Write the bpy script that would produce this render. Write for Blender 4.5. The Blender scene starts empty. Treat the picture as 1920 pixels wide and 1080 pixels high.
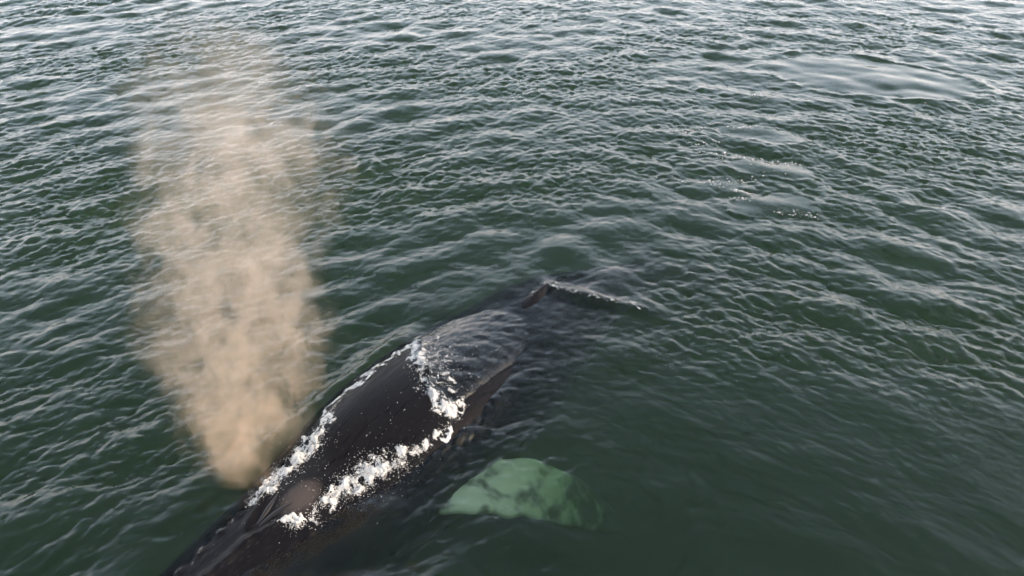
import bpy, bmesh, math
import numpy as np
from mathutils import Vector, Matrix

sc = bpy.context.scene
RNG = np.random.default_rng(7)

# ------------------------------------------------------------------ camera, sky, sun, exposure
cam_d = bpy.data.cameras.new("drone_camera")
cam = bpy.data.objects.new("drone_camera", cam_d)
sc.collection.objects.link(cam)
cam.location = (0.0, 0.0, 9.0)
cam.rotation_euler = (math.radians(90 - 36), 0, 0)
cam_d.sensor_width = 36.0
cam_d.lens = 36.0 * 1346 / 1920
cam_d.clip_start = 0.1
cam_d.clip_end = 12000.0
sc.camera = cam

SUN_EL = math.radians(22)
SUN_AZ = math.radians(98)           # clockwise from +Y: out of frame to the right
sun_dir = Vector((math.cos(SUN_EL) * math.sin(SUN_AZ), math.cos(SUN_EL) * math.cos(SUN_AZ), math.sin(SUN_EL)))

world = bpy.data.worlds.new("World")
sc.world = world
world.use_nodes = True
wn = world.node_tree.nodes
wl = world.node_tree.links
wn.clear()
w_out = wn.new("ShaderNodeOutputWorld")
w_bg = wn.new("ShaderNodeBackground")
w_bg.inputs["Strength"].default_value = 0.15
w_sky = wn.new("ShaderNodeTexSky")
w_sky.sky_type = 'NISHITA'
w_sky.sun_disc = False
w_sky.sun_elevation = SUN_EL
w_sky.sun_rotation = SUN_AZ
w_sky.air_density = 1.0
w_sky.dust_density = 8.0
w_sky.ozone_density = 1.0
w_hsv = wn.new("ShaderNodeHueSaturation")     # thin high haze over the whole sky takes colour out of it
w_hsv.inputs["Saturation"].default_value = 0.95
wl.new(w_sky.outputs[0], w_hsv.inputs["Color"])
# milky summer haze all round the horizon, thinning towards the zenith
w_tc = wn.new("ShaderNodeTexCoord"); w_sep = wn.new("ShaderNodeSeparateXYZ"); w_ramp = wn.new("ShaderNodeValToRGB")
w_mul = wn.new("ShaderNodeVectorMath"); w_mul.operation = 'SCALE'; w_mul.inputs["Scale"].default_value = 11.5
w_mix = wn.new("ShaderNodeMix"); w_mix.data_type = 'RGBA'; w_mix.inputs[0].default_value = 0.74
e_ = w_ramp.color_ramp.elements
e_[0].position = 0.0; e_[0].color = (0.98, 0.90, 0.86, 1)
e_[1].position = 1.0; e_[1].color = (0.125, 0.155, 0.19, 1)
e2_ = e_.new(0.42); e2_.color = (0.545, 0.655, 0.785, 1)
e3_ = e_.new(0.68); e3_.color = (0.215, 0.27, 0.345, 1)
wl.new(w_tc.outputs["Generated"], w_sep.inputs[0]); wl.new(w_sep.outputs[2], w_ramp.inputs[0])
wl.new(w_ramp.outputs[0], w_mul.inputs[0])
wl.new(w_hsv.outputs[0], w_mix.inputs[6]); wl.new(w_mul.outputs[0], w_mix.inputs[7])
wl.new(w_mix.outputs[2], w_bg.inputs["Color"])
wl.new(w_bg.outputs[0], w_out.inputs["Surface"])

sun_l = bpy.data.lights.new("sun", 'SUN')
sun_l.energy = 1.4
sun_l.angle = math.radians(10)
sun_l.color = (1.0, 0.74, 0.48)
sun = bpy.data.objects.new("sun", sun_l)
sun.rotation_euler = sun_dir.to_track_quat('Z', 'Y').to_euler()
sc.collection.objects.link(sun)

sc.view_settings.view_transform = 'Standard'
sc.view_settings.look = 'None'
sc.view_settings.gamma = 1.0
sc.view_settings.exposure = 1.2
sc.view_settings.use_curve_mapping = False
sc.render.engine = 'CYCLES'
cy = sc.cycles
cy.use_denoising = True
cy.max_bounces = 4
cy.diffuse_bounces = 1
cy.glossy_bounces = 2
cy.transmission_bounces = 2
cy.volume_bounces = 1
cy.transparent_max_bounces = 8
cy.use_adaptive_sampling = True
cy.adaptive_threshold = 0.07
cy.adaptive_min_samples = 16
cy.caustics_reflective = False
cy.caustics_refractive = False
cy.volume_step_rate = 1.0
cy.volume_max_steps = 128
cy.sample_clamp_indirect = 4.0


# ------------------------------------------------------------------ helpers
def smooth(a, b, x):
    t = np.clip((x - a) / (b - a), 0.0, 1.0)
    return t * t * (3 - 2 * t)


def mesh_np(name, co, quads=None, tris=None):
    me = bpy.data.meshes.new(name)
    nq = 0 if quads is None else len(quads)
    nt = 0 if tris is None else len(tris)
    me.vertices.add(len(co))
    me.vertices.foreach_set("co", np.ascontiguousarray(co, dtype=np.float32).ravel())
    idx, starts, tot = [], [], 0
    if nq:
        idx.append(np.asarray(quads, dtype=np.int32).ravel()); starts.append(np.arange(nq) * 4); tot = nq * 4
    if nt:
        idx.append(np.asarray(tris, dtype=np.int32).ravel()); starts.append(tot + np.arange(nt) * 3)
    idx = np.concatenate(idx)
    starts = np.concatenate(starts).astype(np.int32)
    me.loops.add(len(idx))
    me.loops.foreach_set("vertex_index", idx)
    me.polygons.add(nq + nt)
    me.polygons.foreach_set("loop_start", starts)
    me.update(calc_edges=True)
    me.polygons.foreach_set("use_smooth", np.ones(nq + nt, dtype=bool))
    return me


def link(name, me, mat, label=None, cat=None, kind=None, group=None):
    ob = bpy.data.objects.new(name, me)
    sc.collection.objects.link(ob)
    if mat is not None:
        ob.data.materials.append(mat)
    if label: ob["label"] = label
    if cat: ob["category"] = cat
    if kind: ob["kind"] = kind
    if group: ob["group"] = group
    return ob


class Nodes:
    """tiny wrapper for building node trees"""
    def __init__(self, name):
        self.mat = bpy.data.materials.new(name)
        self.mat.use_nodes = True
        self.t = self.mat.node_tree
        self.t.nodes.clear()
        self.out = self.t.nodes.new("ShaderNodeOutputMaterial")

    def n(self, typ, props=None, **ins):
        nd = self.t.nodes.new("ShaderNode" + typ)
        for k, v in (props or {}).items():
            setattr(nd, k, v)
        for k, v in ins.items():
            self.set(nd, k.replace("_", " ") if k.replace("_", " ") in nd.inputs else k, v)
        return nd

    def set(self, nd, key, v):
        sock = nd.inputs[key]
        if hasattr(v, "is_output") or isinstance(v, bpy.types.NodeSocket):
            self.t.links.new(v, sock)
        elif isinstance(v, bpy.types.Node):
            self.t.links.new(v.outputs[0], sock)
        else:
            sock.default_value = v

    def math(self, op, a, b=0.0, c=None, clamp=False):
        nd = self.t.nodes.new("ShaderNodeMath")
        nd.operation = op
        nd.use_clamp = clamp
        self.set(nd, 0, a); self.set(nd, 1, b)
        if c is not None: self.set(nd, 2, c)
        return nd.outputs[0]

    def ramp(self, fac, stops, interp='LINEAR'):
        nd = self.t.nodes.new("ShaderNodeValToRGB")
        nd.color_ramp.interpolation = interp
        el = nd.color_ramp.elements
        while len(el) < len(stops): el.new(0.5)
        for e, (p, c) in zip(el, stops):
            e.position = p
            e.color = (c, c, c, 1) if not hasattr(c, "__len__") else (*c, 1)
        self.set(nd, "Fac", fac)
        return nd.outputs[0]

    def maprange(self, v, a, b, c, d, typ='SMOOTHSTEP'):
        nd = self.t.nodes.new("ShaderNodeMapRange")
        nd.interpolation_type = typ
        for k, x in zip(range(5), (v, a, b, c, d)): self.set(nd, k, x)
        return nd.outputs[0]

    def noise(self, vec, scale, detail=4.0, rough=0.55, dist=0.0):
        nd = self.t.nodes.new("ShaderNodeTexNoise")
        self.set(nd, "Vector", vec)
        nd.inputs["Scale"].default_value = scale
        nd.inputs["Detail"].default_value = detail
        nd.inputs["Roughness"].default_value = rough
        nd.inputs["Distortion"].default_value = dist
        return nd.outputs[0]


# ------------------------------------------------------------------ whale frame: s runs from blowhole to tail, d to the whale's left hand side (viewer's right)
ORG = np.array([-3.34, 6.77])
U = np.array([0.575, 0.818]); U = U / np.linalg.norm(U)
NR = np.array([U[1], -U[0]])


def to_sd(x, y):
    dx, dy = x - ORG[0], y - ORG[1]
    return dx * U[0] + dy * U[1], dx * NR[0] + dy * NR[1]


def to_xy(s, d):
    return ORG[0] + s * U[0] + d * NR[0], ORG[1] + s * U[1] + d * NR[1]


#            s     ztop    w     hup   hdn   centre offset
SEC = np.array([
    (-2.95, -0.55, 0.10, 0.08, 0.10, 0.02),
    (-2.85, -0.46, 0.30, 0.14, 0.25, 0.02),
    (-2.60, -0.13, 0.50, 0.22, 0.45, 0.02),
    (-2.00, -0.01, 0.78, 0.36, 0.80, 0.02),
    (-1.20,  0.04, 0.98, 0.55, 1.05, 0.02),
    (-0.50,  0.06, 1.12, 0.75, 1.20, 0.01),
    ( 0.10,  0.10, 1.24, 0.95, 1.30, 0.00),
    ( 0.70,  0.19, 1.36, 1.08, 1.35, 0.00),
    ( 1.40,  0.34, 1.46, 1.20, 1.40, 0.00),
    ( 2.30,  0.43, 1.58, 1.30, 1.40, 0.01),
    ( 3.20,  0.40, 1.64, 1.30, 1.35, 0.02),
    ( 4.20,  0.24, 1.64, 1.20, 1.30, 0.03),
    ( 5.20,  0.06, 1.55, 1.10, 1.15, 0.04),
    ( 6.20, -0.05, 1.42, 1.00, 1.00, 0.06),
    ( 7.00, -0.10, 1.26, 0.90, 0.85, 0.10),
    ( 8.00, -0.24, 0.95, 0.75, 0.70, 0.32),
    ( 9.20, -0.52, 0.52, 0.60, 0.55, 0.70),
    (10.40, -0.85, 0.30, 0.42, 0.42, 1.05),
    (11.30, -1.35, 0.20, 0.26, 0.28, 1.30),
    (11.70, -1.48, 0.12, 0.12, 0.12, 1.40),
])


def cub(xs, ys, x):
    """smooth (Catmull-Rom style) interpolation"""
    xs = np.asarray(xs); ys = np.asarray(ys)
    m = np.gradient(ys, xs)
    i = np.clip(np.searchsorted(xs, x) - 1, 0, len(xs) - 2)
    h = xs[i + 1] - xs[i]
    t = np.clip((x - xs[i]) / h, 0, 1)
    return ((2 * t**3 - 3 * t**2 + 1) * ys[i] + (t**3 - 2 * t**2 + t) * h * m[i]
            + (-2 * t**3 + 3 * t**2) * ys[i + 1] + (t**3 - t**2) * h * m[i + 1])


def sec(s, k):
    return cub(SEC[:, 0], SEC[:, k], s)


def back_detail(s, d):
    """relief of the upper side: blowhole mound, splash guard, rostrum ridge with knobs, dorsal fin, knuckles"""
    z = 0.10 * np.exp(-((s - 0.10) / 0.55)**2 - ((d - 0.12) / 0.40)**2)           # blowhole mound
    z = z - 0.05 * np.exp(-((s - 0.95) / 0.30)**2 - (d / 0.8)**2)                 # nape hollow
    z = z + 0.05 * np.exp(-(d / 0.10)**2) * smooth(-2.7, -2.2, s) * (1 - smooth(-0.9, -0.45, s))   # rostrum ridge
    for ss, dd in ((-0.75, 0.0), (-1.1, 0.02), (-1.45, -0.02), (-1.8, 0.01), (-2.2, 0.0)):
        z = z + 0.05 * np.exp(-((s - ss)**2 + (d - dd)**2) / 0.075**2)
    for ss in np.arange(-2.3, -0.1, 0.36):
        ww = sec(np.array([ss]), 2)[0]
        for sd in (-1, 1):
            z = z + 0.05 * np.exp(-((s - ss)**2 + (d - sd * ww * 0.5)**2) / 0.07**2)
    z = z + 0.07 * np.exp(-((np.abs(d + 0.08) - 0.16 - 0.42 * (s + 0.55)) / 0.055)**2) * smooth(-0.75, -0.5, s) * (1 - smooth(-0.1, 0.25, s))   # splash guard
    t = s - 6.55                                                                    # dorsal fin: long ramp, steep rear
    prof = np.where(t < 0.45, smooth(-0.9, 0.45, t), 1 - smooth(0.45, 0.72, t))
    wdt = 0.10 + 0.14 * (1 - smooth(-0.4, 0.5, t))
    z = z + 0.20 * prof * np.exp(-((d - 0.08) / wdt)**2)
    for i, ss in enumerate((7.6, 8.05, 8.5, 8.95, 9.4)):
        z = z + (0.05 - 0.006 * i) * np.exp(-((s - ss) / 0.14)**2 - ((d - sec(np.array([ss]), 5)[0]) / 0.12)**2)
    return z


def whale_top(x, y):
    s, d = to_sd(x, y)
    sc_ = np.clip(s, SEC[0, 0], SEC[-1, 0])
    w = sec(sc_, 2); off = sec(sc_, 5)
    q = np.clip(np.abs(d - off) / w, 0, 1)
    z = sec(sc_, 1) - sec(sc_, 3) * (1 - (1 - q**2.2)**(1 / 2.2)) + back_detail(s, d) * (1 - q**4)
    bad = (s < SEC[0, 0]) | (s > SEC[-1, 0]) | (q >= 1)
    return np.where(bad, -5.0, z)


# ------------------------------------------------------------------ sea surface as a height field
def tile(N, L, seed, ang, lmin, lmax, power, spread):
    r = np.random.default_rng(seed)
    k1 = 2 * np.pi * np.fft.fftfreq(N, L / N)
    kx, ky = np.meshgrid(k1, k1, indexing="xy")
    k = np.hypot(kx, ky); k[0, 0] = 1
    kmin, kmax = 2 * np.pi / lmax, 2 * np.pi / lmin
    amp = k**(-power) * np.exp(-(kmin / k)**4) * np.exp(-(k / kmax)**2)
    c = (kx * math.cos(ang) + ky * math.sin(ang)) / k
    D = np.abs(c)**spread + 0.04
    amp = amp * D; amp[0, 0] = 0
    hh = amp * (r.normal(size=(N, N)) + 1j * r.normal(size=(N, N)))
    h = np.fft.ifft2(hh)
    sx = np.fft.ifft2(1j * kx * hh).real; sy = np.fft.ifft2(1j * ky * hh).real
    sl = math.sqrt(np.mean(sx**2 + sy**2))
    dx = np.fft.ifft2(1j * kx / k * hh).real; dy = np.fft.ifft2(1j * ky / k * hh).real
    return L, [a / sl for a in (h.real, dx, dy)]


def samp(tl, x, y, rot=0.0):
    L, arrs = tl
    N = arrs[0].shape[0]
    ca, sa = math.cos(rot), math.sin(rot)
    xr, yr = ca * x + sa * y, -sa * x + ca * y
    fx = np.mod(xr / L * N, N); fy = np.mod(yr / L * N, N)
    i0 = np.floor(fx).astype(int) % N; j0 = np.floor(fy).astype(int) % N
    i1 = (i0 + 1) % N; j1 = (j0 + 1) % N
    tx = fx - np.floor(fx); ty = fy - np.floor(fy)
    o = []
    for a in arrs:
        o.append((a[j0, i0] * (1 - tx) + a[j0, i1] * tx) * (1 - ty) + (a[j1, i0] * (1 - tx) + a[j1, i1] * tx) * ty)
    h, dx, dy = o
    return h, ca * dx - sa * dy, sa * dx + ca * dy


AL, AR = math.radians(90 + 30), math.radians(90 - 26)
T_longL = tile(1024, 47.0, 1, AL, 0.55, 2.3, 2.3, 2)
T_longR = tile(1024, 47.0, 2, AR, 0.55, 2.3, 2.3, 2)
T_midL = tile(1024, 11.0, 3, AL, 0.12, 0.52, 2.1, 1.5)
T_midR = tile(1024, 11.0, 4, AR, 0.12, 0.52, 2.1, 1.5)
T_sml = tile(1024, 6.0, 5, math.radians(90), 0.06, 0.21, 1.9, 2)
T_gust = tile(512, 61.0, 6, math.radians(90), 2.5, 14.0, 2.4, 1)


def gust(x, y):
    return samp(T_gust, x, y, 0.4)[0]


_g = T_gust[1][0]
GS = 1.0 / _g.std()

FOOT = [  # slick "footprints" left by the fluke strokes: centre, semi-axes, rotation
    (12.55, 25.4, 3.5, 2.05, math.radians(-28)),
    (6.75, 16.0, 1.05, 0.62, math.radians(10)),
    (7.3, 17.95, 1.2, 0.55, math.radians(-14)),
    (7.6, 20.2, 1.4, 0.6, math.radians(-20)),
]


def foot_r(x, y, f, wob=0.0):
    cx, cy, a, b, r = f
    dx, dy = x - cx, y - cy
    u = (dx * math.cos(r) + dy * math.sin(r)) / a
    v = (-dx * math.sin(r) + dy * math.cos(r)) / b
    return np.hypot(u, v) * (1 + wob)


FRONT_D = np.array([-1.3, -0.85, -0.22, 0.38, 0.75, 1.09, 1.5])
FRONT_S = np.array([4.10, 3.87, 3.23, 2.80, 2.62, 2.72, 2.9])


def sea(x, y):
    """returns displaced positions and the local foam amount for rest points x, y"""
    dist = np.hypot(x, y)
    mixr = smooth(-0.25, 0.45, x / (np.abs(y) + 6.0))
    g = gust(x, y) * GS
    s, d = to_sd(x, y)
    # distance to whale axis, stretched
    s_c = np.clip(s, -2.6, 8.5)
    near = np.hypot(s - s_c, d)
    calm = 1 - 0.62 * np.exp(-(near / 1.8)**2) * (1 - 0.85 * smooth(4.5, 7.5, s))
    calm *= 1 - 0.20 * np.exp(-((x + 0.3) / 3.0)**2 - ((y - 12.5) / 2.2)**2)       # slack water behind the back
    lowr = smooth(-1.5, 2.0, x) * (1 - smooth(9.0, 12.2, y + 0.12 * x))       # smooth water off the whale's flank
    a_long = 0.125 * (1 - 0.72 * lowr) * (0.45 + 0.55 * calm)
    a_mid = 0.185 * calm * (1 - 0.86 * lowr) * np.clip(1 + 0.36 * g, 0.5, 1.7)
    a_sml = 0.18 * calm * (1 - 0.80 * lowr) * np.clip(1 + 0.42 * g, 0.5, 1.8)
    ringz = 0.0
    for i, f in enumerate(FOOT):
        r = foot_r(x, y, f, 0.10 * np.sin(3.1 * np.arctan2(y - f[1], x - f[0]) + i) + 0.05 * g)
        inside = 1 - smooth(0.80, 1.05, r)
        k = 1.0 if i == 0 else 0.85
        a_sml = a_sml * (1 - 0.97 * k * inside)
        a_mid = a_mid * (1 - 0.93 * k * inside)
        a_long = a_long * (1 - 0.45 * k * inside)
        ringz = ringz + (0.05 if i == 0 else 0.03) * np.clip(1 - r**2, 0, 1) + (0.05 if i == 0 else 0.018) * np.exp(-((r - 1.06) / 0.075)**2)
    fade = 1 - smooth(120.0, 400.0, dist)
    Z = ringz; DX = 0.0; DY = 0.0
    for tl, a, rot, ch in ((T_longL, a_long * (1 - 0.8 * mixr), 0.0, 0.9), (T_longR, a_long * (0.2 + 0.8 * mixr), 0.0, 0.9),
                           (T_midL, a_mid * (1 - 0.6 * mixr), 0.07, 0.9), (T_midR, a_mid * (0.4 + 0.6 * mixr), -0.07, 0.9),
                           (T_sml, a_sml * (1 - mixr) , 0.38, 0.8), (T_sml, a_sml * mixr, -0.38, 0.8)):
        h, dx, dy = samp(tl, x, y, rot)
        Z = Z + a * fade * h
        DX = DX + ch * a * fade * dx
        DY = DY + ch * a * fade * dy
    # water pushed up along both sides of the travelling back
    along = smooth(-0.6, 0.9, s) * (1 - smooth(3.4, 4.6, s))
    Z = Z + along * 0.16 * np.exp(-((d + 1.20) / 0.22)**2)
    Z = Z + along * 0.06 * np.exp(-((d - 1.20) / 0.25)**2)
    # V wave trailing from the dorsal fin, to both sides
    t1 = np.clip((x - 0.75) / 2.4, 0, 1)
    Z = Z + 0.10 * np.exp(-((y - (12.62 - 0.5 * (x - 0.75) + 0.10 * g)) / 0.22)**2) * smooth(0.55, 0.85, x) * (1 - smooth(1.6, 3.6, x))
    Z = Z + 0.012 * np.exp(-((y - (12.72 + 1.15 * (0.75 - x) + 0.12 * g)) / 0.25)**2) * (1 - smooth(0.60, 0.8, x)) * smooth(-1.2, 0.2, x)
    # sheet of water washing over the rear of the back
    zt = whale_top(x, y)
    fr = np.interp(d, FRONT_D, FRONT_S) + 0.06 * np.sin(9 * d + 1.0) + 0.04 * np.sin(23 * d)
    behind = s - fr
    fine = samp(T_sml, x * 1.0, y * 1.0, 0.9)[0]
    sheet = 0.035 + 0.05 * np.exp(-(np.clip(behind, 0, 9) / 0.22)**2) + 0.11 * samp(T_midR, x, y, 0.6)[0] + 0.10 * fine
    inside = (behind > 0) & (s < 7.2) & (zt > -0.4)
    edge = smooth(0.0, 0.10, behind) * (1 - smooth(5.5, 6.9, s)) * (1 - smooth(0.80, 1.15, np.abs(d)))
    cover = np.where(inside, zt + sheet * edge - 0.14 * (1 - edge), -5.0)
    # the head runs just awash as well
    head = np.where((s < -0.55) & (s > -2.9) & (zt > -0.5) & (np.abs(d) > 0.25), zt - 0.03 + 0.05 * np.abs(d) + 0.25 * fine, -5.0)
    covered = np.maximum(cover, np.where(head > Z, head, -5.0))
    take = covered > Z
    Z = np.where(take, covered, Z)
    k = np.where(take, 0.1, 1.0)
    return x - DX * k * 0.9, y - DY * k * 0.9, Z


FOAM_LINES = {  # name: points (x, y, half width), each one a strip of froth
    "head": [(-3.90, 6.84, .07), (-3.80, 7.02, .11), (-3.66, 7.26, .13), (-3.48, 7.52, .16), (-3.30, 7.80, .15), (-3.16, 8.02, .10)],
    "rim": [(-3.16, 8.02, .05), (-3.14, 8.32, .055), (-2.88, 8.98, .06), (-2.43, 9.66, .05), (-2.05, 10.1, .05), (-1.80, 10.38, .08)],
    "flank": [(-3.36, 6.42, .06), (-3.12, 6.38, .06), (-2.90, 6.58, .06), (-2.72, 6.83, .10), (-2.52, 7.06, .16), (-2.28, 7.26, .18), (-1.98, 7.44, .14), (-1.70, 7.58, .11), (-1.42, 7.78, .05)],
    "snout": [(-4.70, 5.40, .03), (-4.52, 5.78, .04), (-4.22, 6.47, .04), (-3.90, 6.90, .05)],
    "edge": [(-1.42, 7.78, .03), (-1.12, 8.18, .04), (-0.98, 8.45, .06), (-0.86, 8.66, .04)],
    "wash": [(-1.82, 10.42, .12), (-1.72, 9.95, .10), (-1.66, 9.50, .08), (-1.45, 8.86, .08), (-1.18, 8.58, .09), (-0.95, 8.46, .09)],
}


def line_near(x, y, pts):
    """1 inside a strip, falling off outside"""
    best = np.zeros_like(x)
    p = np.array(pts)
    for a, b in zip(p[:-1], p[1:]):
        ab = b[:2] - a[:2]
        t = np.clip(((x - a[0]) * ab[0] + (y - a[1]) * ab[1]) / (ab @ ab), 0, 1)
        w = a[2] + (b[2] - a[2]) * t
        dd = np.hypot(x - a[0] - t * ab[0], y - a[1] - t * ab[1])
        best = np.maximum(best, np.exp(-(dd / (w * 1.5))**2))
    return best


def foam_amount(x, y):
    f = np.zeros_like(x)
    for k, pts in FOAM_LINES.items():
        f = np.maximum(f, line_near(x, y, pts) * (0.95 if k in ("head", "flank", "wash") else 0.62 if k == "snout" else 0.8))
    s, d = to_sd(x, y)
    fr = np.interp(d, FRONT_D, FRONT_S)
    b = s - fr
    f = np.maximum(f, 0.72 * np.exp(-(np.clip(b, 0, 9) / 0.60)**2) * (b > 0) * (np.abs(d) < 1.1))
    # froth lines beside the dorsal fin
    f = np.maximum(f, 0.72 * np.exp(-((y - (12.60 - 0.5 * (x - 0.75) + 0.10 * gust(x, y) * GS)) / 0.14)**2) * smooth(0.6, 0.8, x) * (1 - smooth(1.8, 3.2, x)))
    f = np.maximum(f, 0.5 * np.exp(-(((d + 0.22) / 0.10)**2)) * smooth(6.0, 6.4, s) * (1 - smooth(7.0, 7.2, s)))
    return f


# fan of rows: fine close in, wider apart with distance, on to the horizon
ys = [2.2]
while ys[-1] < 62:
    ys.append(ys[-1] + 0.027 + 6.2e-5 * ys[-1]**2)
while ys[-1] < 6000:
    ys.append(ys[-1] * 1.12)
back = [0.9, -1.0, -4.0, -12.0, -40.0, -150.0, -600.0, -2500.0]
rows = np.array(back[::-1] + ys)
u = np.linspace(-1, 1, 1180)
stretch = 1 + np.array([0.01, 0.03, 0.08, 0.2, 0.5, 1.2, 3.0, 8.0])
uu = np.concatenate([-stretch[::-1], u, stretch])
halfw = np.where(rows < 2.2, 7.0 + 0.6 * 2.2, 7.0 + 0.60 * rows) + np.where(rows < 0, 0.3 * -rows, 0)
halfw = np.where(rows > 70, 49 + (rows - 70) * 0.9, halfw)
Xg = uu[None, :] * halfw[:, None]
Xg[:, :8] = np.where(rows[:, None] < 62, np.sign(Xg[:, :8]) * (halfw[:, None] + (stretch[::-1] - 1)[None, :] * 600), Xg[:, :8])
Xg[:, -8:] = np.where(rows[:, None] < 62, np.sign(Xg[:, -8:]) * (halfw[:, None] + (stretch - 1)[None, :] * 600), Xg[:, -8:])
Yg = np.repeat(rows[:, None], len(uu), 1)
R_, C_ = Xg.shape
X0, Y0 = Xg.ravel(), Yg.ravel()
wx, wy, wz = sea(X0, Y0)
foam_v = foam_amount(X0, Y0)
co = np.stack([wx, wy, wz], 1)
ii = np.arange(R_ * C_).reshape(R_, C_)
quads = np.stack([ii[:-1, :-1], ii[:-1, 1:], ii[1:, 1:], ii[1:, :-1]], -1).reshape(-1, 4)
# close the body of water downwards so that it has a volume
ring = np.concatenate([ii[0, :], ii[1:, -1], ii[-1, -2::-1], ii[-2:0:-1, 0]])
low = co[ring].copy(); low[:, 2] = -40.0
nb = len(co)
lowi = nb + np.arange(len(ring))
wall = np.stack([ring, lowi, np.roll(lowi, -1), np.roll(ring, -1)], 1)
co = np.concatenate([co, low, [[0, 500.0, -40.0]]])
cen = len(co) - 1
fan = np.stack([lowi, np.full(len(ring), cen), np.roll(lowi, -1)], 1)
water_me = mesh_np("sea_water", co, np.concatenate([quads, wall]), fan)
at = water_me.attributes.new("foam", 'FLOAT', 'POINT')
at.data.foreach_set("value", np.concatenate([foam_v, np.zeros(len(ring) + 1)]).astype(np.float32))



def water_material(name, with_foam):
    M = Nodes(name)
    fres = M.n("Fresnel"); fres.inputs["IOR"].default_value = 1.333
    glos = M.n("BsdfGlossy"); glos.inputs["Roughness"].default_value = 0.13
    glos.inputs["Color"].default_value = (1, 1, 1, 1)
    tran = M.n("BsdfTransparent")
    mix = M.n("MixShader"); M.set(mix, 0, fres.outputs[0]); M.set(mix, 1, tran.outputs[0]); M.set(mix, 2, glos.outputs[0])
    surf = mix.outputs[0]
    if with_foam:
        geo = M.n("NewGeometry")
        pos = geo.outputs["Position"]
        fa = M.n("Attribute"); fa.attribute_name = "foam"
        lace = M.noise(pos, 10.0, 6.0, 0.72, 0.9)
        lace2 = M.noise(pos, 38.0, 3.0, 0.6, 0.3)
        lsum = M.math('ADD', M.math('MULTIPLY', lace, 0.65), M.math('MULTIPLY', lace2, 0.35))
        thr = M.math('SUBTRACT', 0.80, M.math('MULTIPLY', fa.outputs["Fac"], 0.40))
        ffac = M.maprange(M.math('SUBTRACT', lsum, thr), -0.01, 0.08, 0.0, 0.85)
        fdif = M.n("BsdfDiffuse"); fdif.inputs["Color"].default_value = (0.62, 0.62, 0.60, 1)
        mix2 = M.n("MixShader"); M.set(mix2, 0, ffac); M.set(mix2, 1, surf); M.set(mix2, 2, fdif.outputs[0])
        surf = mix2.outputs[0]
    M.t.links.new(surf, M.out.inputs["Surface"])
    vs = M.n("VolumeScatter"); vs.inputs["Color"].default_value = W_SCAT; vs.inputs["Density"].default_value = W_SCAT_D
    vs.inputs["Anisotropy"].default_value = 0.3
    va = M.n("VolumeAbsorption"); va.inputs["Color"].default_value = W_ABS; va.inputs["Density"].default_value = W_ABS_D
    vadd = M.n("AddShader"); M.set(vadd, 0, vs.outputs[0]); M.set(vadd, 1, va.outputs[0])
    M.t.links.new(vadd.outputs[0], M.out.inputs["Volume"])
    return M.mat


W_SCAT, W_SCAT_D = (0.80, 0.95, 0.60, 1), 0.22
W_ABS, W_ABS_D = (0.52, 0.74, 0.43, 1), 1.0
water = link("water", water_me, water_material("sea_water", False), kind="structure")
water_me.materials.append(water_material("sea_water_with_froth", True))
nquad = len(quads)
fq = foam_v[quads].max(1) > 0.03
mi = np.zeros(nquad + len(wall) + len(fan), dtype=np.int32); mi[:nquad] = fq
water_me.polygons.foreach_set("material_index", mi)

# ------------------------------------------------------------------ the whale: one continuous skin
NS, NA = 420, 120
sv = np.linspace(SEC[0, 0], SEC[-1, 0], NS)
ang = np.linspace(0, 2 * np.pi, NA, endpoint=False)
verts = []
W_, HU, HD, ZT, OF = (sec(sv, k) for k in (2, 3, 4, 1, 5))
ex = 2 / 2.2
for i in range(NS):
    c, sn = np.cos(ang), np.sin(ang)
    dd = W_[i] * np.sign(c) * np.abs(c)**ex
    zz = np.where(sn >= 0, HU[i] * np.abs(sn)**ex, -HD[i] * np.abs(sn)**ex) + ZT[i] - HU[i]
    q = np.abs(dd) / W_[i]
    det = back_detail(np.full(NA, sv[i]), dd + OF[i])
    zz = zz + np.where(sn > 0, det * (1 - q**4), 0)
    verts.append(np.stack([np.full(NA, sv[i]), dd + OF[i], zz], 1))
V = np.concatenate(verts)
gi = np.arange(NS * NA).reshape(NS, NA)
Q = np.stack([gi[:-1], np.roll(gi[:-1], -1, 1), np.roll(gi[1:], -1, 1), gi[1:]], -1).reshape(-1, 4)
n0 = len(V)
V = np.concatenate([V, [[SEC[0, 0] - 0.03, 0.02, ZT[0] - 0.08]], [[SEC[-1, 0] + 0.05, OF[-1], ZT[-1] - 0.12]]])
caps = [(int(gi[0, j]), n0, int(gi[0, (j + 1) % NA])) for j in range(NA)] + [(int(gi[-1, (j + 1) % NA]), n0 + 1, int(gi[-1, j])) for j in range(NA)]
allV, allQ, allT = [V], [Q], [np.array(caps)]
base = len(V)


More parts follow.
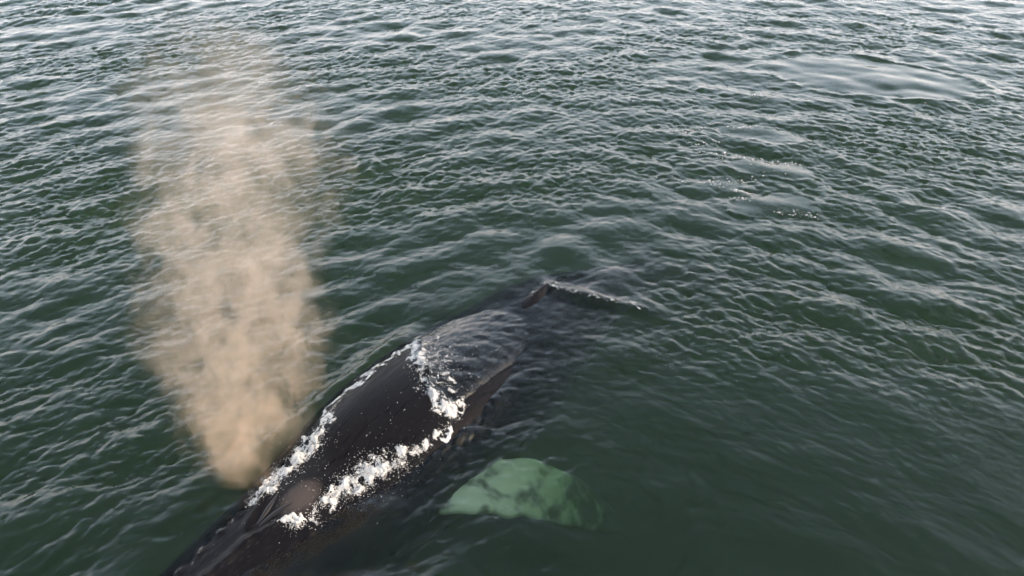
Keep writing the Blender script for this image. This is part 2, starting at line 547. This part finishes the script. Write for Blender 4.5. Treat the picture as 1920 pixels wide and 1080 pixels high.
def add_blade(path, chords, thick, lead, up, scallop=0.0):
    """a closed flipper or fluke: lens-shaped sections along a path; lead = direction of the leading edge"""
    global base
    path = np.array(path, float)
    n, m = 70, 28
    t = np.linspace(0, 1, n); tk = np.linspace(0, 1, len(path))
    P = np.stack([cub(tk, path[:, k], t) for k in range(3)], 1)
    ch = cub(np.linspace(0, 1, len(chords)), np.array(chords, float), t)
    lead = np.array(lead, float); up = np.array(up, float)
    a = np.linspace(0, 2 * np.pi, m, endpoint=False)
    vs_ = []
    for i in range(n):
        cx = np.cos(a); sx = np.sin(a)
        prof = cx * 0.5
        knob = scallop * (0.5 + 0.5 * np.sin(t[i] * 46 + math.sin(t[i] * 13))) * np.clip(cx, 0, 1)**3
        knob2 = scallop * 0.1 * (0.5 + 0.5 * np.sin(t[i] * 31 + 2)) * np.clip(-cx, 0, 1)**4
        th = thick * ch[i] * np.sign(sx) * np.abs(sx)**0.6 * (0.70 + 0.30 * cx) * 0.5
        vs_.append(P[i] + np.outer(prof * ch[i] + knob - knob2, lead) + np.outer(th, up))
    Vb = np.concatenate(vs_)
    g2 = np.arange(n * m).reshape(n, m) + base
    Qb = np.stack([g2[:-1], np.roll(g2[:-1], -1, 1), np.roll(g2[1:], -1, 1), g2[1:]], -1).reshape(-1, 4)
    c0, c1 = base + n * m, base + n * m + 1
    Vb = np.concatenate([Vb, [P[0]], [P[-1]]])
    Tb = [(int(g2[0, j]), c0, int(g2[0, (j + 1) % m])) for j in range(m)] + [(int(g2[-1, (j + 1) % m]), c1, int(g2[-1, j])) for j in range(m)]
    allV.append(Vb); allQ.append(Qb); allT.append(np.array(Tb))
    base += len(Vb)


# near flipper spread out under water, far one hanging down, and the tail flukes (s, d, z)
add_blade([(2.05, 0.95, -0.90), (2.33, 1.60, -0.68), (3.00, 2.35, -0.90), (3.80, 3.05, -1.75), (4.6, 3.7, -3.0)],
          [1.05, 1.20, 1.25, 0.95, 0.16], 0.22, (-0.94, 0.33, 0.05), (0.0, 0.25, 0.97), 0.06)
add_blade([(2.10, -0.90, -1.20), (2.35, -1.40, -1.9), (2.75, -1.8, -2.8), (3.25, -2.0, -3.8), (3.9, -2.1, -4.8)],
          [1.0, 1.10, 1.1, 0.8, 0.16], 0.22, (-0.94, 0.0, 0.30), (0.1, -0.9, -0.3), 0.09)
for sgn in (1, -1):
    add_blade([(11.2, 1.30, -1.55), (11.35, 1.3 + sgn * 0.7, -1.50), (11.75, 1.35 + sgn * 1.5, -1.52), (12.3, 1.45 + sgn * 2.1, -1.62)],
              [1.1, 1.05, 0.75, 0.12], 0.14, (-1.0, sgn * 0.15, 0.05), (0.05, 0, 1), 0.02)
aV = np.concatenate(allV)
xw, yw = to_xy(aV[:, 0], aV[:, 1])
aV = np.stack([xw, yw, aV[:, 2]], 1)
tmp = mesh_np("whale_tmp", aV, np.concatenate(allQ), np.concatenate(allT))
bmx = bmesh.new(); bmx.from_mesh(tmp); bmesh.ops.recalc_face_normals(bmx, faces=bmx.faces); bmx.to_mesh(tmp); bmx.free()
tob = bpy.data.objects.new("whale_tmp", tmp); sc.collection.objects.link(tob)
md = tob.modifiers.new("r", 'REMESH'); md.mode = 'VOXEL'; md.voxel_size = 0.026; md.use_smooth_shade = True
ms = tob.modifiers.new("s", 'SMOOTH'); ms.factor = 0.5; ms.iterations = 7
dg = bpy.context.evaluated_depsgraph_get()
whale_me = bpy.data.meshes.new_from_object(tob.evaluated_get(dg), depsgraph=dg)
bpy.data.objects.remove(tob); bpy.data.meshes.remove(tmp)
whale_me.name = "humpback_whale"
# store body coordinates for the skin pattern
nv = len(whale_me.vertices)
wc = np.empty(nv * 3, np.float32); whale_me.vertices.foreach_get("co", wc); wc = wc.reshape(-1, 3)
sw, dw = to_sd(wc[:, 0], wc[:, 1])
atw = whale_me.attributes.new("body", 'FLOAT_VECTOR', 'POINT')
atw.data.foreach_set("vector", np.stack([sw, dw, wc[:, 2]], 1).astype(np.float32).ravel())
sq_ = np.clip(sw, SEC[0, 0], SEC[-1, 0])
zc = sec(sq_, 1) - sec(sq_, 3)
qq = np.abs((dw - sec(sq_, 5)) / (sec(sq_, 2) + 0.03))**2.2 + np.abs((wc[:, 2] - zc) / (np.where(wc[:, 2] > zc, sec(sq_, 3), sec(sq_, 4)) + 0.03))**2.2
flip = ((qq > 1.0) & (sw > 1.0) & (sw < 6.0) & (wc[:, 2] < -0.35)).astype(np.float32)
atf = whale_me.attributes.new("flipper", 'FLOAT', 'POINT')
atf.data.foreach_set("value", flip)
wob = flip * 0.025
wc[:, 0] += wob * np.sin(wc[:, 1] * 8 + np.sin(wc[:, 0] * 4)); wc[:, 1] += wob * np.sin(wc[:, 0] * 7 + np.sin(wc[:, 1] * 5))
whale_me.vertices.foreach_set("co", wc.ravel())
whale_me.polygons.foreach_set("use_smooth", np.ones(len(whale_me.polygons), dtype=bool))
whale_me.materials.clear()

K = Nodes("whale_skin")
ba = K.n("Attribute"); ba.attribute_name = "body"
bv = ba.outputs["Vector"]
sep = K.n("SeparateXYZ"); K.set(sep, 0, bv)
Sx, Dx, Zx = sep.outputs[0], sep.outputs[1], sep.outputs[2]
n1 = K.noise(bv, 1.3, 5.0, 0.6)
n2 = K.noise(bv, 14.0, 4.0, 0.6)
skin = K.n("Mix", {"data_type": 'RGBA'})
K.set(skin, 0, n1); K.set(skin, 6, (0.004, 0.0036, 0.005, 1)); K.set(skin, 7, (0.010, 0.0088, 0.0092, 1))
# thin scratches and rake marks
mps = K.n("Mapping"); K.set(mps, "Vector", bv); mps.inputs["Scale"].default_value = (1.0, 9.0, 3.0); mps.inputs["Rotation"].default_value = (0, 0, 0.25)
scr = K.noise(mps.outputs[0], 7.0, 6.0, 0.75, 0.5)
scrf = K.maprange(scr, 0.58, 0.70, 0.0, 0.65)
head_m = K.maprange(Sx, -0.2, -0.7, 0.40, 1.0)
scrf = K.math('MULTIPLY', scrf, head_m)
skin2 = K.n("Mix", {"data_type": 'RGBA'}); K.set(skin2, 0, scrf); K.set(skin2, 6, skin.outputs[2]); K.set(skin2, 7, (0.16, 0.14, 0.13, 1))
# paler skin colour painted for the mist and thin water over the blowhole mound
ds = K.math('POWER', K.math('DIVIDE', K.math('SUBTRACT', Sx, 0.14), 0.42), 2.0)
dd_ = K.math('POWER', K.math('DIVIDE', K.math('SUBTRACT', Dx, 0.12), 0.30), 2.0)
mound = K.math('ADD', K.math('ADD', ds, dd_), K.math('MULTIPLY', n2, 0.8))
moundf = K.maprange(mound, 0.45, 1.5, 0.8, 0.0)
skin3 = K.n("Mix", {"data_type": 'RGBA'}); K.set(skin3, 0, moundf); K.set(skin3, 6, skin2.outputs[2]); K.set(skin3, 7, (0.085, 0.068, 0.060, 1))
# white flippers with mottled pigment; soft underwater glow painted as fade from centre
fat = K.n("Attribute"); fat.attribute_name = "flipper"
mot = K.noise(bv, 2.6, 2.5, 0.5, 0.0)
motf = K.maprange(mot, 0.34, 0.56, 0.15, 1.0)
pr_ = K.math('ADD', K.math('POWER', K.math('DIVIDE', K.math('SUBTRACT', Sx, 2.65), 1.55), 2.0), K.math('POWER', K.math('DIVIDE', K.math('SUBTRACT', Dx, 2.0), 1.75), 2.0))
motf = K.maprange(K.math('SUBTRACT', mot, K.math('MULTIPLY', K.math('SUBTRACT', pr_, 0.35), 0.16)), 0.33, 0.58, 0.12, 1.0)
flf = K.math('MULTIPLY', fat.outputs["Fac"], motf)
skin4 = K.n("Mix", {"data_type": 'RGBA'}); K.set(skin4, 0, flf); K.set(skin4, 6, skin3.outputs[2]); K.set(skin4, 7, (0.90, 0.88, 0.74, 1))
bs = K.n("BsdfPrincipled")
K.set(bs, "Base Color", skin4.outputs[2])
K.set(bs, "Roughness", K.maprange(K.noise(mps.outputs[0], 1.6, 4.0, 0.6, 0.3), 0.38, 0.62, 0.27, 0.52))
bs.inputs["Specular IOR Level"].default_value = 0.085
bmp = K.n("Bump"); bmp.inputs["Strength"].default_value = 0.25; bmp.inputs["Distance"].default_value = 0.012
K.set(bmp, "Height", K.math('ADD', n2, K.math('MULTIPLY', K.noise(bv, 60.0, 3.0, 0.6), 0.4)))
K.set(bs, "Normal", bmp.outputs[0])
K.t.links.new(bs.outputs[0], K.out.inputs["Surface"])
whale = link("humpback_whale", whale_me, K.mat, "black humpback whale surfacing, back out of the water, pale flipper submerged", "whale")

# paired blowhole slits on the mound
DK = Nodes("nostril_dark")
b_ = DK.n("BsdfPrincipled"); b_.inputs["Base Color"].default_value = (0.010, 0.008, 0.009, 1); b_.inputs["Roughness"].default_value = 0.4
DK.t.links.new(b_.outputs[0], DK.out.inputs["Surface"])


def tube(name, pts, radii, mat, parent):
    pts = np.array(pts, float); m = 8
    vv, n = [], len(pts)
    for i in range(n):
        t = pts[min(i + 1, n - 1)] - pts[max(i - 1, 0)]; t /= np.linalg.norm(t)
        a = np.cross(t, (0, 0, 1)); a /= np.linalg.norm(a); b = np.cross(a, t)
        for j in range(m):
            q = 2 * math.pi * j / m
            vv.append(pts[i] + radii[i] * (math.cos(q) * a + 0.6 * math.sin(q) * b))
    g = np.arange(n * m).reshape(n, m)
    q = np.stack([g[:-1], np.roll(g[:-1], -1, 1), np.roll(g[1:], -1, 1), g[1:]], -1).reshape(-1, 4)
    me = mesh_np(name, np.array(vv), q)
    ob = link(name, me, mat); ob.parent = parent
    return ob


for sgn in (-1, 1):
    pts = []
    for t in np.linspace(0, 1, 9):
        s = -0.50 + 0.52 * t; d = 0.02 + sgn * (0.03 + 0.15 * t**1.6) - 0.1
        x, y = to_xy(s, d)
        pts.append((x, y, float(whale_top(np.array([x]), np.array([y]))[0]) + 0.002))
    tube("blowhole", pts, [0.012 + 0.028 * math.sin(math.pi * t) for t in np.linspace(0, 1, 9)], DK.mat, whale)

# ------------------------------------------------------------------ froth, built as heaps of small bubbly lumps
FM = Nodes("froth")
fb = FM.n("BsdfPrincipled"); fb.inputs["Base Color"].default_value = (0.56, 0.54, 0.51, 1); fb.inputs["Roughness"].default_value = 0.55
fco = FM.n("Attribute"); fco.attribute_name = "cover"
fge = FM.n("NewGeometry")
fno = FM.noise(fge.outputs["Position"], 34.0, 5.0, 0.75, 1.0)
fal = FM.maprange(FM.math('ADD', fco.outputs["Fac"], FM.math('MULTIPLY', FM.math('SUBTRACT', fno, 0.5), 2.8)), 0.08, 0.65, 0.0, 1.0)
ftr = FM.n("BsdfTransparent")
fmx = FM.n("MixShader"); FM.set(fmx, 0, fal); FM.set(fmx, 1, ftr.outputs[0]); FM.set(fmx, 2, fb.outputs[0])
FM.t.links.new(fmx.outputs[0], FM.out.inputs["Surface"])
bmi = bmesh.new(); bmesh.ops.create_icosphere(bmi, subdivisions=1, radius=1.0)
ICO_V = np.array([v.co[:] for v in bmi.verts]); ICO_F = np.array([[v.index for v in f.verts] for f in bmi.faces]); bmi.free()


def lumps(name, P, R, label, cat="foam"):
    n = len(P)
    jit = 1 + 0.35 * RNG.normal(size=(n, len(ICO_V), 1)).clip(-1.5, 1.5)
    sq = np.stack([np.ones(n), RNG.uniform(0.6, 1.5, n), RNG.uniform(0.45, 0.9, n)], 1)
    v = ICO_V[None] * jit * R[:, None, None] * sq[:, None, :]
    a = RNG.uniform(0, 6.28, n); ca, sa = np.cos(a)[:, None], np.sin(a)[:, None]
    v = np.stack([v[..., 0] * ca - v[..., 1] * sa, v[..., 0] * sa + v[..., 1] * ca, v[..., 2]], -1) + P[:, None, :]
    f = ICO_F[None] + (np.arange(n) * len(ICO_V))[:, None, None]
    me = mesh_np(name, v.reshape(-1, 3), None, f.reshape(-1, 3))
    ac = me.attributes.new("cover", 'FLOAT', 'POINT')
    ac.data.foreach_set("value", np.ones(len(me.vertices), dtype=np.float32))
    return link(name, me, FM.mat, label, cat, "stuff")


T_cl = tile(1024, 5.0, 11, 0.5, 0.02, 0.5, 1.75, 0)
CLS = 1 / T_cl[1][0].std()


def top_z(x, y):
    # height of whatever lies on top there: the sea or the whale
    _, _, z = sea(x, y)
    return np.maximum(z, whale_top(x, y))


def strip(pts, n, rmin, rmax, heap, thr=-0.55, ragged=0.8):
    p = np.array(pts); seg = np.hypot(*(p[1:, :2] - p[:-1, :2]).T)
    wts = seg * (p[1:, 2] + p[:-1, 2]); wts /= wts.sum()
    k = RNG.choice(len(seg), n * 3, p=wts); t = RNG.uniform(0, 1, n * 3)
    w = p[k, 2] * (1 - t) + p[k + 1, 2] * t
    o = RNG.normal(size=(n * 3, 2)) * (w * ragged * np.exp(0.35 * RNG.normal(size=n * 3)) * np.clip(0.75 + 0.5 * np.sin(7.0 * (k + t)) , 0.3, 1.3))[:, None]
    x = p[k, 0] * (1 - t) + p[k + 1, 0] * t + o[:, 0]; y = p[k, 1] * (1 - t) + p[k + 1, 1] * t + o[:, 1]
    c = samp(T_cl, x, y)[0] * CLS
    keep = np.flatnonzero(c > thr + 0.5 * RNG.normal(size=n * 3))[:n]
    x, y, c, w = x[keep], y[keep], c[keep], w[keep]
    off = np.hypot(o[keep, 0], o[keep, 1]) / w
    z = top_z(x, y) + heap * RNG.uniform(0, 1, len(x))**1.5 * np.clip(1.2 - 0.5 * off, 0.1, 1.2) * np.clip(0.5 + 0.4 * c, 0.1, 1.6)
    r = rmin + (rmax - rmin) * RNG.uniform(0, 1, len(x))**3
    return np.stack([x, y, z], 1), r


def froth_sheet(name, pts, heap, label, drops, res=0.009, solid=1.05, cut=0.46):
    """a torn, bubbly skin of froth draped over water and back, with flung droplets, as one mass"""
    p = np.array(pts)
    x0, y0 = p[:, :2].min(0) - 0.45; x1, y1 = p[:, :2].max(0) + 0.45
    gx, gy = np.meshgrid(np.arange(x0, x1, res), np.arange(y0, y1, res))
    sh = gx.shape; x, y = gx.ravel(), gy.ravel()
    warp = samp(T_cl, x * 0.45, y * 0.45, 0.3); 
    xs, ys_ = x + 0.05 * warp[0] * CLS, y + 0.05 * samp(T_cl, x * 0.45 + 9, y * 0.45, 0.9)[0] * CLS
    pr = line_near(xs, ys_, pts)
    n1 = samp(T_cl, x, y)[0] * CLS
    n2 = samp(T_cl, x * 0.8 + 3.1, y * 0.8 + 1.7, 0.7)[0] * CLS
    rid = 1 - np.abs(n2) * 1.5
    cov = solid * pr + 0.20 * n1 * pr**0.3 + 0.26 * rid * pr**0.5 - cut
    ok = cov > 0
    bb = (cov > -0.05)
    z = np.zeros_like(x)
    idx = np.flatnonzero(bb)
    z[idx] = top_z(x[idx], y[idx]) + 0.003 + heap * np.clip(cov[idx], 0, 1.0) * np.clip(0.5 + 0.45 * n1[idx] + 0.25 * n2[idx], 0.03, 1.8)
    gi_ = np.arange(len(x)).reshape(sh)
    qd = np.stack([gi_[:-1, :-1], gi_[:-1, 1:], gi_[1:, 1:], gi_[1:, :-1]], -1).reshape(-1, 4)
    qd = qd[ok[qd].sum(1) >= 3]; qd = qd[bb[qd].all(1)]
    used = np.unique(qd); rm = np.full(len(x), -1); rm[used] = np.arange(len(used))
    V_ = np.stack([x, y, z], 1)[used]; Q_ = rm[qd]
    dp, dr = strip(pts, drops, 0.003, 0.009, heap * 1.5, -0.9, 1.0)
    n = len(dp)
    dv = (ICO_V[None] * dr[:, None, None] + dp[:, None, :]).reshape(-1, 3)
    df = (ICO_F[None] + (np.arange(n) * len(ICO_V))[:, None, None]).reshape(-1, 3) + len(V_)
    me = mesh_np(name, np.concatenate([V_, dv]), Q_, df)
    ac = me.attributes.new("cover", 'FLOAT', 'POINT')
    ac.data.foreach_set("value", np.concatenate([np.clip(cov[used], 0, 1), np.ones(len(dv))]).astype(np.float32))
    return link(name, me, FM.mat, label, "foam", "stuff")


froth_sheet("foam", FOAM_LINES["head"], 0.06, "white foam churned up along the head under the blow", 1500)
froth_sheet("foam", FOAM_LINES["rim"], 0.03, "thin white foam line along the far edge of the whale's back", 300)
froth_sheet("foam", FOAM_LINES["flank"], 0.065, "thick white foam along the near side of the whale's back", 2200)
froth_sheet("foam", FOAM_LINES["edge"], 0.03, "narrow foam trickle where the wash meets the near flank", 200)
FINL = [(0.42, 11.98, .03), (0.60, 12.32, .045), (0.78, 12.62, .055), (1.10, 12.44, .06), (1.55, 12.20, .05), (2.25, 11.84, .05), (2.7, 11.6, .04)]
froth_sheet("foam", FINL, 0.02, "thin broken foam trail running off the small dorsal fin", 60, 0.009, 0.46, 0.46)
WASH2 = [(-1.45, 10.40, .20), (-1.36, 9.95, .24), (-1.28, 9.55, .24), (-1.08, 9.05, .22), (-0.92, 8.78, .16)]
froth_sheet("foam", WASH2, 0.012, "lacy white froth streaks on the sheet of water over the back", 250, 0.009, 0.42, 0.44)
froth_sheet("foam", FOAM_LINES["wash"], 0.035, "ragged foam front crossing the middle of the whale's back", 500)
n_ = 230
fs_ = np.concatenate([RNG.uniform(3.0, 4.6, 150), RNG.uniform(0.9, 2.6, 80)]); fd_ = np.concatenate([RNG.normal(0.05, 0.40, 150), RNG.normal(0.35, 0.35, 80)])
ok_ = (fs_ > 2.8) | (RNG.uniform(0, 1, n_) < 0.5)
x, y = to_xy(fs_[ok_], fd_[ok_])
lumps("foam", np.stack([x, y, top_z(x, y) + 0.003], 1), 0.003 + 0.007 * RNG.uniform(0, 1, len(x))**4, "small white flecks sprinkled over the wet black back")
flecks, fr_ = [], []
for bx, by, sp_, n_ in ((7.22, 20.76, .22, 90), (6.0, 16.66, .13, 120), (5.86, 16.3, .12, 50), (5.96, 18.89, .18, 60), (6.4, 18.7, .15, 60), (6.93, 18.54, .25, 70),
                        (5.38, 20.56, .2, 50), (5.5, 19.61, .25, 60), (12.9, 22.47, .2, 30), (8.21, 23.17, .15, 30), (5.0, 17.2, .3, 50), (7.6, 18.3, .3, 60), (7.2, 15.5, .22, 60), (6.1, 17.5, .4, 60)):
    ang_ = RNG.uniform(-0.5, 0.5)
    ax_ = RNG.normal(size=n_) * sp_ * 1.6; bx_ = RNG.normal(size=n_) * sp_ * 0.35
    x = bx + ax_ * math.cos(ang_) - bx_ * math.sin(ang_); y = by + ax_ * math.sin(ang_) + bx_ * math.cos(ang_)
    px, py, pz = sea(x, y)
    flecks.append(np.stack([px, py, pz + 0.005], 1)); fr_.append(0.006 + 0.022 * RNG.uniform(0, 1, n_)**3)
lumps("foam", np.concatenate(flecks), np.concatenate(fr_), "scattered white foam flecks around the small slicks behind the whale")

# ------------------------------------------------------------------ the blow: a leaning plume of fine mist
PL = [  # centre, radius along the plume
    ((-3.90, 6.80, 0.66), 0.44), ((-3.88, 6.99, 0.96), 0.66), ((-3.80, 7.26, 1.23), 0.88), ((-3.97, 7.70, 1.67), 1.06), ((-4.12, 8.08, 2.05), 1.20),
    ((-4.22, 8.94, 2.91), 1.20), ((-4.27, 9.82, 3.79), 1.33), ((-4.32, 10.42, 4.39), 1.38), ((-4.50, 10.96, 4.93), 1.25), ((-4.75, 11.76, 5.73), 0.85)]
pb, pt_ = Vector((-3.80, 6.70, 0.55)), Vector((-4.60, 11.95, 5.90))
axis = (pt_ - pb); Lp = axis.length
rotq = axis.to_track_quat('Z', 'Y')
inv = rotq.to_matrix().inverted()
loc = [(inv @ (Vector(c) - pb), r) for c, r in PL]
tz = [l.z / Lp for l, _ in loc]
vv = []
tt = np.linspace(0.0, 1.0, 40); m = 36
rx = np.interp(tt, tz, [l.x for l, _ in loc]); ry = np.interp(tt, tz, [l.y for l, _ in loc]); rr = np.interp(tt, tz, [r for _, r in loc])
for i in range(len(tt)):
    R0 = rr[i] * 1.45 * (0.35 if i in (0, len(tt) - 1) else 1)
    for j in range(m):
        a = 2 * math.pi * j / m
        vv.append((rx[i] + R0 * math.cos(a), ry[i] + R0 * math.sin(a), tt[i] * Lp))
g = np.arange(len(tt) * m).reshape(len(tt), m)
q = np.stack([g[:-1], np.roll(g[:-1], -1, 1), np.roll(g[1:], -1, 1), g[1:]], -1).reshape(-1, 4)
n0 = len(vv); vv += [(rx[0], ry[0], 0.0), (rx[-1], ry[-1], Lp)]
tr = [(int(g[0, (j + 1) % m]), int(g[0, j]), n0) for j in range(m)] + [(int(g[-1, j]), int(g[-1, (j + 1) % m]), n0 + 1) for j in range(m)]
plume_me = mesh_np("blow", np.array(vv), q, np.array(tr))
B = Nodes("mist")
tc = B.n("TexCoord"); ob_ = tc.outputs["Object"]
sp = B.n("SeparateXYZ"); B.set(sp, 0, ob_)
tn = B.math('DIVIDE', sp.outputs[2], Lp)


def curve1(vals, lo, hi):
    st = [(float(z), float((v - lo) / (hi - lo))) for z, v in zip(tz, vals)]
    return B.math('ADD', B.math('MULTIPLY', B.ramp(tn, st, 'B_SPLINE'), hi - lo), lo)


cxn = curve1([l.x for l, _ in loc], -1.0, 1.0)
cyn = curve1([l.y for l, _ in loc], -1.0, 1.0)
rrn = curve1([r for _, r in loc], 0.0, 1.5)
dx_ = B.math('SUBTRACT', sp.outputs[0], cxn); dy_ = B.math('SUBTRACT', sp.outputs[1], cyn)
rad = B.math('DIVIDE', B.math('SQRT', B.math('ADD', B.math('MULTIPLY', dx_, dx_), B.math('MULTIPLY', dy_, dy_))), rrn)
mpb = B.n("Mapping"); B.set(mpb, "Vector", ob_); mpb.inputs["Scale"].default_value = (1, 1, 0.75)
big = B.noise(mpb.outputs[0], 0.9, 2.0, 0.5, 0.3)
wis = B.noise(mpb.outputs[0], 2.3, 6.0, 0.62, 1.0)
e = B.math('ADD', rad, B.math('MULTIPLY', B.math('SUBTRACT', 0.5, big), 1.6))
e = B.math('ADD', e, B.math('MULTIPLY', B.math('SUBTRACT', 0.5, wis), 2.0))
body = B.maprange(e, 0.10, 1.20, 1.0, 0.0)
fin_ = B.noise(mpb.outputs[0], 5.5, 4.0, 0.65, 1.2)
clump = B.maprange(B.math('ADD', B.math('MULTIPLY', wis, 0.68), B.math('MULTIPLY', fin_, 0.32)), 0.41, 0.645, 0.04, 2.6)
prof = B.ramp(tn, [(0.0, 0.25), (0.07, 1.0), (0.35, 0.62), (0.6, 0.42), (0.8, 0.26), (0.98, 0.0)], 'LINEAR')
dens = B.math('MULTIPLY', B.math('MULTIPLY', body, clump), B.math("MULTIPLY", prof, 0.95))
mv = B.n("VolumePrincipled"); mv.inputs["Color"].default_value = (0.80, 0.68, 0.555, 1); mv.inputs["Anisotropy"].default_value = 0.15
B.set(mv, "Density", dens)
B.set(mv, "Color", B.ramp(tn, [(0.0, (0.80, 0.60, 0.42)), (0.22, (0.81, 0.665, 0.52)), (0.6, (0.81, 0.70, 0.59))]))  # warm sunlight painted into the mist colour, deepest orange at the base
B.t.links.new(mv.outputs[0], B.out.inputs["Volume"])
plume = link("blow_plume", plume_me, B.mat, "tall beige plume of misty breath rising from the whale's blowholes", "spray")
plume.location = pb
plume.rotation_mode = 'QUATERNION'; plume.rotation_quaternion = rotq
